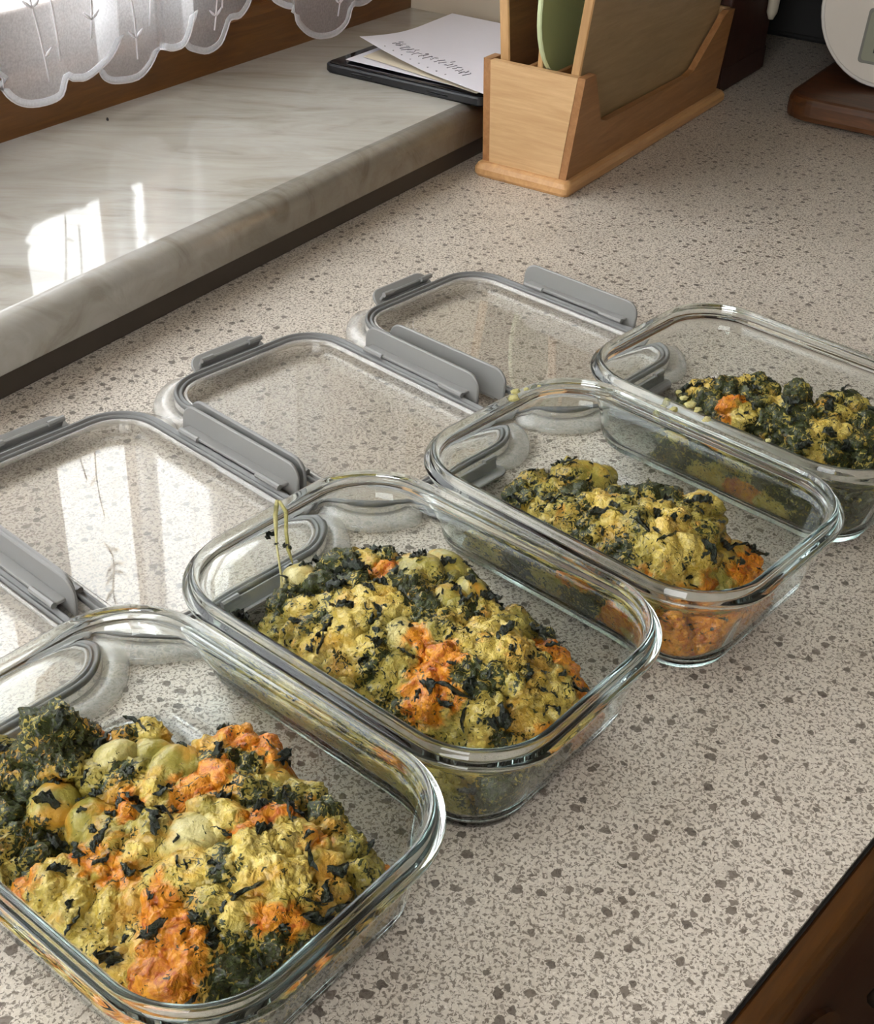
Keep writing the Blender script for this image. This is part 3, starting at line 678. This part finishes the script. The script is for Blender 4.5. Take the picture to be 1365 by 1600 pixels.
for k, lb in enumerate(('clear snap lid cut off at the left edge, behind the front container', 'clear snap lid with mirrored curtain, behind the second container',
                        'clear snap lid with grey seal behind the third container', 'farthest clear snap lid, behind the rearmost container')): build_lid(lb, k)

# ---- food
def ray_at(x, y, z):
    d = np.array([_w[k]*F_PX+_r[k]*(x-682.5)-_u[k]*(y-CY) for k in range(3)]); t = (z-CAM_H)/d[2]; return Vector((d[0]*t, d[1]*t, z))
def clampin(p, extra):
    """keep a container-local point inside the inner glass wall"""
    z = max(p.z, .0040+extra); i = inner_inset(z)+.0005+extra; hx, hy, r = GL/2-i, GW/2-i, cr(i)
    x, y = p.x, p.y; ax, ay = abs(x), abs(y)
    if z < .0575:
        if ax > hx-r and ay > hy-r:
            dx, dy = ax-(hx-r), ay-(hy-r); d = math.hypot(dx, dy)
            if d > r: ax, ay = hx-r+dx*r/d, hy-r+dy*r/d
        ax = min(ax, hx); ay = min(ay, hy)
    return Vector((math.copysign(ax, x), math.copysign(ay, y), z))
ICO = {}
for lv in (3, 4, 5):
    b = bmesh.new(); bmesh.ops.create_icosphere(b, subdivisions=lv, radius=1); ICO[lv] = ([v.co.copy() for v in b.verts], [tuple(v.index for v in f.verts) for f in b.faces]); b.free()
KIND = {'S': ('spinach_clump', 'bake', .26, .19), 'M': ('creamy_lump', 'bake', .20, .16), 'C': ('cheese_lump', 'bake', .22, .15), 'P': ('potato_dumpling', 'bake', .09, .035),
        'W': ('potato_dumpling', 'bake', .09, .035), 'O': ('orange_crust', 'bake', .26, .15)}
def weights(P, L):
    """soft blend of what the neighbouring lumps are made of"""
    P = np.array(P, dtype=np.float32); C_ = np.array([tuple(c) for c, _, _ in L], dtype=np.float32); Rr = np.array([r for _, r, _ in L], dtype=np.float32)
    N = np.array([[noise.noise(Vector(p)*170), noise.noise(Vector(p)*170+Vector((7, 3, 1))), noise.noise(Vector(p)*170+Vector((1, 9, 4)))] for p in P.tolist()], dtype=np.float32)
    Q = P+N*.0042
    d = np.sqrt(((Q[:, None, :]-C_[None])**2).sum(2))-Rr[None]
    w = np.exp(-(d-d.min(1, keepdims=True))/.0013); w /= w.sum(1, keepdims=True)
    out = {}
    for kd in 'SOPCWM': out[kd] = w[:, [k for k, l in enumerate(L) if l[2] == kd]].sum(1)
    return out
def paint(o, P, L, ff=1.0):
    w = weights(P, L); me = o.data; n = len(P)
    for nm, ks in (('w', 'SOP'), ('w2', 'CWM')):
        at = me.color_attributes.new(nm, 'FLOAT_COLOR', 'POINT'); a = np.ones((n, 4), dtype=np.float32)
        for q, k in enumerate(ks): a[:, q] = w[k] if k != 'M' else ff
        at.data.foreach_set('color', a.ravel())
LBL = {'S': 'dark green spinach clump', 'M': None, 'C': 'yellow melted cheese', 'P': 'smooth olive potato dumpling', 'W': 'pale potato dumpling', 'O': 'orange baked cheese crust'}
def lump(center, R, kind, rnd, flat=.85):
    lv = 5 if R > .0135 else 4
    V, Fc = ICO[lv]; A = (rnd.uniform(.85, 1.25), rnd.uniform(.8, 1.1), flat*rnd.uniform(.85, 1.1)); ang = rnd.uniform(0, PI)
    name, m, amp, hi = KIND[kind]; off = Vector((rnd.uniform(-9, 9), rnd.uniform(-9, 9), rnd.uniform(-9, 9))); ex = rnd.uniform(.0001, .0014)
    ca, sa = math.cos(ang), math.sin(ang); out = []
    for v in V:
        n1 = noise.noise(v*1.6+off); n2 = noise.noise(v*(4.2 if R > .012 else 3.4)+off*2)
        if kind in 'SM': n2 = .5-abs(n2)*2.0
        elif kind in 'OC': n2 = abs(n2)*1.6-.3
        n3 = noise.noise(v*9+off); n4 = abs(noise.noise(v*(17 if lv == 5 else 13)+off))
        s = R*(1+amp*n1*1.6+hi*n2+hi*.5*n3+hi*.35*n4)
        x, y, z = v.x*A[0]*s, v.y*A[1]*s, v.z*A[2]*s
        out.append(clampin(center+Vector((x*ca-y*sa, x*sa+y*ca, z)), ex))
    return name, m, out, Fc
def make_leaf(rnd, thin=False):
    L, Wd = rnd.uniform(.8, 1.3), rnd.uniform(.4, .8); nx, ny = 11, 7; vs = []; fs = []; off = Vector((rnd.uniform(-9, 9), 3, 1)); curl = rnd.uniform(-1.4, 1.4)
    if thin: L, Wd, ny = rnd.uniform(1.1, 1.9), rnd.uniform(.14, .26), 3
    for lay in (0, 1):
        for i in range(nx):
            for j in range(ny):
                s = i/(nx-1)-.5; t = j/(ny-1)-.5; w = Wd*(1-abs(2*s)**2.2*.75)*(1+.5*noise.noise(Vector((s*5, t*2, 7))+off))
                x = s*L*(1+.25*noise.noise(Vector((t*4, s*3, 1))+off)); y = t*w+.16*math.sin(s*5+off.x)
                z = .38*noise.noise(Vector((x*4, y*6, 0))+off)+.10*math.cos(s*curl*4)+.45*abs(noise.noise(Vector((x*4, y*11, 2))+off))+.14*noise.noise(Vector((x*11, y*14, 5))+off)+(t*t)*.5*curl*w
                vs.append((x, y, z+(.09*(1-abs(2*t)**2) if lay else 0)))
    N = nx*ny
    for i in range(nx-1):
        for j in range(ny-1):
            a = i*ny+j; fs += [(a, a+ny, a+ny+1, a+1), (a+N, a+N+1, a+N+ny+1, a+N+ny)]
    ring = [i*ny for i in range(nx)]+[(nx-1)*ny+j for j in range(1, ny)]+[i*ny+ny-1 for i in range(nx-2, -1, -1)]+[j for j in range(ny-2, 0, -1)]
    for k in range(len(ring)): a, b = ring[k], ring[(k+1) % len(ring)]; fs.append((a, a+N, b+N, b))
    me = bpy.data.meshes.new('spinach_leaf'); me.from_pydata(vs, [], fs); me.polygons.foreach_set('use_smooth', [True]*len(fs)); me.materials.append(MAT['leaf']); return me
rl = random.Random(5); LEAVES = [make_leaf(rl, k > 11) for k in range(20)]

FOOD = {
1: dict(z=.040, lumps=[
 # x, y, R(mm), kind, z(mm) of the visible surface
 (90,1172,17,'S',50),(62,1225,12,'S',40),(86,1262,11,'P',42),(18,1225,13,'S',36),(8,1288,14,'S',34),(48,1320,14,'S',32),(8,1335,10,'M',33),(85,1340,10,'S',30),(120,1240,9,'M',36),(40,1375,12,'S',28),(5,1190,10,'M',34),(110,1205,10,'S',40),
 (182,1192,10,'W',48),(190,1228,9,'S',46),(163,1226,11,'M',43),(148,1288,12,'P',42),(270,1208,12,'P',48),(238,1182,9,'P',47),(232,1160,9,'C',46),(196,1153,6,'S',48),(145,1165,7,'O',42),(215,1210,8,'M',47),
 (240,1238,10,'C',47),(308,1238,10,'O',48),(344,1218,9,'O',49),(275,1256,9,'O',46),(205,1245,8,'O',45),(250,1262,9,'C',46),
 (236,1312,11,'M',48),(178,1330,11,'M',44),(262,1302,9,'C',48),(300,1322,12,'W',48),(160,1362,10,'O',42),(225,1345,11,'C',44),(205,1295,9,'O',44),
 (95,1398,13,'C',38),(125,1432,14,'C',37),(175,1450,15,'C',38),(150,1495,13,'C',35),(210,1425,12,'C',40),(230,1480,12,'C',37),(100,1385,9,'O',37),(190,1520,10,'C',33),(60,1400,9,'O',35),(195,1400,10,'O',41),
 (255,1430,11,'O',43),(272,1470,13,'O',42),(282,1508,13,'O',41),(268,1538,11,'O',38),(310,1492,11,'O',40),
 (368,1168,10,'O',47),(412,1190,9,'O',46),(330,1182,8,'C',46),(345,1200,9,'S',47),(392,1212,9,'S',47),(378,1240,9,'M',48),(425,1238,10,'P',44),(440,1262,9,'S',44),(470,1252,10,'M',41),(405,1255,8,'S',47),
 (352,1295,10,'C',50),(388,1306,10,'O',50),(428,1290,9,'O',48),(330,1275,9,'M',49),(352,1362,9,'S',51),(300,1378,12,'C',48),(395,1362,13,'C',50),(452,1330,12,'C',47),(440,1392,13,'C',47),(490,1362,12,'C',44),(498,1405,11,'M',40),
 (515,1305,10,'M',40),(540,1338,11,'M',37),(562,1372,10,'M',34),(505,1285,9,'S',41),(486,1338,8,'O',46),(330,1418,9,'M',46),(318,1430,9,'S',45),(368,1425,11,'C',46),(435,1432,10,'O',43),(400,1432,8,'O',44),(380,1478,10,'S',38),(425,1478,10,'S',37),
 (345,1515,12,'S',36),(395,1512,11,'S',34),(318,1548,11,'S',33),(468,1445,10,'M',36),(350,1470,9,'S',40),(515,1440,10,'M',32),(470,1485,10,'S',30),(590,1385,8,'O',28),(265,1400,9,'O',46),(-25,1300,16,'S',32),(-40,1240,16,'M',33),(-20,1370,15,'M',30)],
 extra=[(.075,-.052,.018,14,'M'),(.045,-.058,.016,14,'B'),(.010,-.060,.015,14,'M'),(.085,.030,.016,12,'M'),(.085,-.02,.016,12,'S')]),
2: dict(z=.042, lumps=[
 (470,905,9,'W',42),(452,950,11,'S',38),(500,925,10,'S',41),(535,895,12,'S',44),(575,890,10,'C',45),(600,880,8,'S',46),(640,890,9,'W',45),(655,905,13,'P',46),(700,895,12,'P',43),(690,925,10,'S',43),(725,915,9,'S',39),
 (480,960,9,'C',42),(520,955,10,'M',44),(555,935,12,'S',47),(560,975,12,'C',49),(545,950,9,'C',48),(600,905,9,'O',46),(585,945,12,'C',50),(610,960,10,'C',50),(622,925,10,'S',49),(650,945,12,'S',50),(665,975,10,'S',49),(640,920,9,'M',49),
 (440,985,10,'M',33),(470,1000,11,'M',36),(500,985,10,'S',42),(505,1015,11,'C',40),(540,1010,12,'C',45),(575,1020,11,'C',46),(530,1035,9,'M',38),(555,1045,10,'M',39),(600,1000,12,'M',48),(595,1035,10,'S',45),(620,1045,11,'M',44),
 (650,1010,11,'O',49),(625,1000,9,'W',50),(680,1000,11,'M',50),(700,985,11,'M',49),(700,950,12,'P',47),(735,940,12,'P',44),(745,965,11,'M',45),(720,975,10,'S',47),
 (770,975,10,'C',44),(800,985,11,'M',41),(815,1010,10,'M',38),(785,1000,11,'M',45),(755,1005,12,'C',48),(790,1030,13,'C',46),(725,1020,12,'C',50),(760,1040,12,'C',49),(700,1040,11,'O',49),(680,1060,12,'O',47),(665,1090,12,'O',43),(725,1060,10,'S',48),(735,1085,11,'S',46),
 (770,1065,11,'M',47),(800,1085,13,'M',43),(830,1050,12,'M',41),(845,1030,10,'O',38),(870,1055,10,'O',35),(880,1080,10,'O',33),(860,1080,11,'M',38),(850,1105,12,'C',36),(820,1110,12,'C',38),(865,1110,10,'O',33),(790,1125,11,'C',36),
 (640,1075,10,'M',41),(610,1070,9,'M',38),(690,1115,10,'O',38),(715,1130,9,'M',37),(740,1110,10,'C',42),(750,1140,10,'C',35),(775,1150,9,'S',33),(710,1095,10,'O',43),(670,1120,9,'S',35),(800,1150,9,'M',31),(835,1140,10,'O',31),(770,1115,10,'M',41),(640,1105,9,'S',36),
 (840,1005,8,'S',34),(820,1080,10,'C',42)],
 extra=[(-.070,-.060,.018,13,'M'),(-.045,-.062,.018,13,'M'),(-.018,-.064,.016,14,'C'),(.012,-.064,.016,14,'M'),(.040,-.064,.016,14,'C'),(.066,-.060,.016,13,'M'),(.085,-.038,.014,12,'S'),(.088,-.012,.014,11,'S'),(.085,.018,.014,12,'O'),(-.08,-.045,.014,10,'S')]),
3: dict(z=.040, lumps=[
 (812,775,9,'S',36),(835,765,10,'M',38),(850,780,9,'M',40),(825,790,9,'S',37),(862,795,9,'S',41),(845,805,8,'C',37),(885,750,11,'M',43),(905,745,10,'P',44),(925,752,11,'P',43),(940,745,8,'P',42),(875,765,8,'M',42),(900,775,10,'S',43),(885,800,9,'M',43),
 (905,800,10,'S',43),(930,790,10,'C',46),(950,800,11,'C',47),(965,780,9,'S',44),(990,785,9,'M',44),(1015,785,10,'S',45),(1040,790,10,'S',45),(980,810,11,'M',49),(1000,830,12,'M',50),(1020,810,11,'C',50),(1040,815,10,'M',49),(1055,800,9,'S',46),
 (870,820,10,'C',37),(895,830,10,'M',37),(920,820,9,'S',43),(940,835,10,'M',43),(920,850,9,'S',36),(950,855,10,'M',38),(970,850,11,'S',42),(990,865,11,'S',41),(1000,880,10,'S',38),(960,825,10,'C',47),
 (1085,800,11,'C',44),(1100,815,10,'M',42),(1070,815,10,'M',47),(1050,830,12,'C',51),(1080,840,13,'M',47),(1030,850,12,'C',50),(1060,860,13,'C',47),(1040,880,12,'C',44),(1080,870,12,'C',43),(1065,895,10,'C',38),(1015,860,10,'M',47),
 (1110,850,11,'P',38),(1120,880,12,'P',34),(1145,890,11,'O',30),(1160,880,9,'O',28),(1110,905,11,'P',31),(1130,900,10,'O',30),(1085,910,10,'O',33),(1035,905,10,'O',36),(1010,895,9,'O',36),(1105,830,9,'P',39),(1050,900,11,'C',37),(1140,865,9,'P',32)],
 extra=[(-.050,-.058,.022,10,'M'),(-.038,-.060,.015,10,'M'),(-.024,-.062,.020,12,'S'),(-.004,-.062,.016,13,'M'),(.020,-.062,.017,13,'S'),(.044,-.060,.018,13,'O'),(.068,-.056,.018,14,'O'),(.083,-.034,.017,14,'O'),(.084,-.010,.012,11,'O'),(-.02,-.058,.030,10,'S'),(.015,-.06,.032,10,'O'),(.05,-.055,.032,10,'M'),(.055,-.062,.012,9,'C')]),
4: dict(z=.040, lumps=[
 (1095,620,10,'C',38),(1110,610,10,'M',40),(1130,615,11,'S',42),(1155,612,11,'M',43),(1180,610,9,'S',43),(1195,618,9,'M',42),(1170,625,9,'S',44),(1080,625,9,'S',34),(1110,632,10,'S',39),(1145,642,10,'O',45),(1160,655,9,'C',43),(1125,650,9,'S',38),(1185,640,9,'S',44),(1200,638,9,'C',43),
 (1220,645,9,'C',43),(1205,660,11,'S',45),(1235,635,10,'S',45),(1245,620,9,'S',47),(1240,650,11,'S',46),(1260,665,11,'S',46),(1225,672,11,'S',43),(1180,668,10,'S',39),(1250,690,11,'S',43),(1245,605,6,'S',50),(1200,685,9,'S',37),
 (1295,640,10,'M',44),(1315,630,10,'S',45),(1330,645,10,'M',44),(1310,655,11,'M',45),(1345,665,11,'S',42),(1290,665,10,'M',45),(1285,685,12,'C',45),(1310,690,11,'C',44),(1265,700,10,'M',42),(1250,700,8,'O',40),(1300,710,11,'S',41),(1330,700,11,'S',42),(1355,700,12,'S',40),(1340,720,11,'S',37),(1280,715,9,'C',38),(1365,680,11,'S',39),(1375,720,12,'S',34),(1310,725,10,'S',35),(1240,718,9,'S',36)],
 extra=[(-.026,-.055,.034,9,'C'),(-.022,-.058,.020,11,'S'),(-.004,-.060,.032,12,'S'),(.000,-.063,.014,13,'C'),(.020,-.060,.030,12,'M'),(.022,-.063,.013,13,'O'),(.042,-.062,.012,12,'C'),(.045,-.058,.028,14,'S'),(.066,-.055,.022,15,'S'),(.080,-.036,.020,14,'S'),(.086,-.01,.018,13,'M'),(.085,.02,.018,13,'S')]),
}
FLK = {1: .10, 2: .55, 3: .75, 4: 1.0}
FLAB = ['spinach and potato bake with orange crust in the front container', 'heaped spinach, potato and cheese bake in the second container',
        'spinach and potato bake leaning to one side in the third container', 'dark leafy spinach bake in the rearmost container']
for ci in (1, 2, 3, 4):
    rnd = random.Random(100+ci); X, Y, TH = CPOS[ci-1]
    root = thing('spinach_bake', FLAB[ci-1], 'food', (X, Y, .0003), TH, 'portions of spinach bake')
    inv = Matrix.Translation((X, Y, .0003)) @ Matrix.Rotation(TH, 4, 'Z'); inv = inv.inverted()
    L = []
    for (px, py, r, kd, zs) in FOOD[ci]['lumps']:
        R = r*.001; c = inv @ ray_at(px, py, zs*.001-R*.45); L.append((c, R*1.08, kd))
    for (a, b, z, r, kd) in FOOD[ci]['extra']: L.append((Vector((a, b, z)), r*.001, 'M' if kd == 'B' else kd))
    allv = []; allf = []
    for c, R, kd in L:
        name, m, out, Fc = lump(c, R, kd, rnd)
        o = obj(name, (out, [], Fc), MAT[m], root, smooth=True, label=LBL[kd]); paint(o, out, L, FLK[ci])
        n0 = len(allv); allv += out; allf += [tuple(a+n0 for a in f) for f in Fc[::1]]
    # supporting mass: height field under the lumps, flowing down against the glass
    st = .0020; nx = int((GL+.06)/st); ny = int((GW+.06)/st)
    xs = (np.arange(nx)-(nx-1)/2)*st; ys = (np.arange(ny)-(ny-1)/2)*st; XX, YY = np.meshgrid(xs, ys, indexing='ij'); H = np.zeros_like(XX)
    for c, R, kd in L:
        d = np.hypot(XX-c.x, YY-c.y); H = np.maximum(H, c.z+.30*R-np.maximum(0, d-.75*R)*2.4)
    vs = []; hh2 = []
    for i in range(nx):
        for j in range(ny):
            x, y = float(xs[i]), float(ys[j]); h = float(H[i, j]); h = h+.0022*noise.noise(Vector((x*110, y*110, ci*3.1))) if h > .006 else h
            z = max(h, .0); 
            ii = inner_inset(max(.004, z)); hx, hy, r = GL/2-ii-.001, GW/2-ii-.001, cr(ii); ax, ay = abs(x), abs(y)
            e = max(ax-hx, ay-hy, (math.hypot(max(0, ax-(hx-r)), max(0, ay-(hy-r)))-r))
            if e > 0: z = z-e*2.2
            hh2.append(z); vs.append(tuple(clampin(Vector((x, y, max(z, .0042))), .0016)))
    fs = []
    for i in range(nx-1):
        for j in range(ny-1):
            a = i*ny+j; q = (a, a+ny, a+ny+1, a+1)
            if max(hh2[k] for k in q) > .0046: fs.append(q)
    used = sorted({k for f in fs for k in f}); rm = {k: n for n, k in enumerate(used)}
    bmo = obj('bake_mass', ([vs[k] for k in used], [], [tuple(rm[k] for k in f) for f in fs]), MAT['bake'], root, smooth=True, label='creamy green spinach and cheese mass'); paint(bmo, [vs[k] for k in used], L, FLK[ci])
    # leaves laid on the surface
    bv = BVHTree.FromPolygons(allv, allf); lo = min(c.x for c, _, _ in L); hi = max(c.x for c, _, _ in L); lw = min(c.y for c, _, _ in L); hw = max(c.y for c, _, _ in L)
    cnt = 0; tries = 0; target = {1: 95, 2: 160, 3: 105, 4: 110}[ci]
    while cnt < target and tries < 1600:
        tries += 1; x = rnd.uniform(lo-.008, hi+.008); y = rnd.uniform(lw-.008, hw+.008)
        h, n, idx, dd = bv.ray_cast(Vector((x, y, .2)), Vector((0, 0, -1)))
        if h is None or h.z < .012: continue
        if h.z < .052:
            ii = inner_inset(h.z)+.006
            if abs(x) > GL/2-ii or abs(y) > GW/2-ii: continue
        s = rnd.choice((.003, .003, .004, .004, .005, .006, .008, .011) if ci > 1 else (.004, .005, .007, .008, .010, .013))
        q = Vector((0, 0, 1)).rotation_difference(n if n.z > 0 else -n)
        me = rnd.choice(LEAVES); o = bpy.data.objects.new('spinach_leaf', me); COL.objects.link(o); o.parent = root
        o.matrix_local = Matrix.Translation(h-n*s*.04) @ q.to_matrix().to_4x4() @ Matrix.Rotation(rnd.uniform(0, 2*PI), 4, 'Z') @ Matrix.Diagonal((s, s*rnd.uniform(.7, 1.1), s*.8, 1))
        cnt += 1

# cheese threads and smears stuck to the glass
th = thing('cheese_strands', 'thin cheese threads with spinach flecks hanging inside the far rim of the second container', 'food remains', ray_at(440, 940, .03))
o0 = ray_at(440, 940, .03)
def strand(pts, r):
    return tube([ray_at(x, y, z)-o0 for x, y, z in pts], [p for p in r], 7)
obj('thread', strand([(433, 782, .0595), (430, 800, .056), (432, 850, .050), (439, 900, .043), (441, 940, .036)], [.0010, .0014, .0006, .0005, .0007]), MAT['fW'], th, smooth=True)
obj('thread', strand([(436, 783, .0595), (447, 800, .056), (447, 830, .051), (450, 858, .047), (457, 880, .043)], [.0008, .0012, .0010, .0011, .0004]), MAT['fP'], th, smooth=True)
for x, y, z, s in ((424, 838, .050, .006), (428, 850, .049, .005), (448, 856, .048, .005), (446, 900, .043, .006)):
    me = LEAVES[int(x) % 16]; o = bpy.data.objects.new('spinach_fleck', me); COL.objects.link(o); o.parent = th; o.location = ray_at(x, y, z)-o0; o.scale = (s, s, s); o.rotation_euler = (1.3, .3, x)

# bits of cheese on the rims and walls
sm = thing('cheese_smears', 'pale cheese crumbs stuck on the rims of the third and rearmost containers', 'food remains', ray_at(1080, 625, .0588))
o1 = ray_at(1080, 625, .0588); rnd = random.Random(21)
for x, y, z, r in ((805, 612, .0590, .0022), (802, 622, .0575, .0028), (822, 608, .0592, .0013), (842, 603, .0592, .0010), (1068, 622, .0590, .0020), (1078, 632, .0590, .0030), (1090, 640, .0590, .0020), (1052, 640, .0560, .0022), (1104, 655, .0590, .0022), (1200, 688, .0592, .0014), (1060, 612, .0590, .0016), (1035, 640, .0500, .0026)):
    V, Fc = ICO[3]; off = Vector((x, y, 0)); c0_ = ray_at(x, y, z)-o1
    obj('cheese_crumb', ([tuple(c0_+Vector((v.x*1.4, v.y, v.z*.5))*r*(1+.5*noise.noise(v*1.8+off))) for v in V], [], Fc), MAT['fW'], sm, smooth=True)
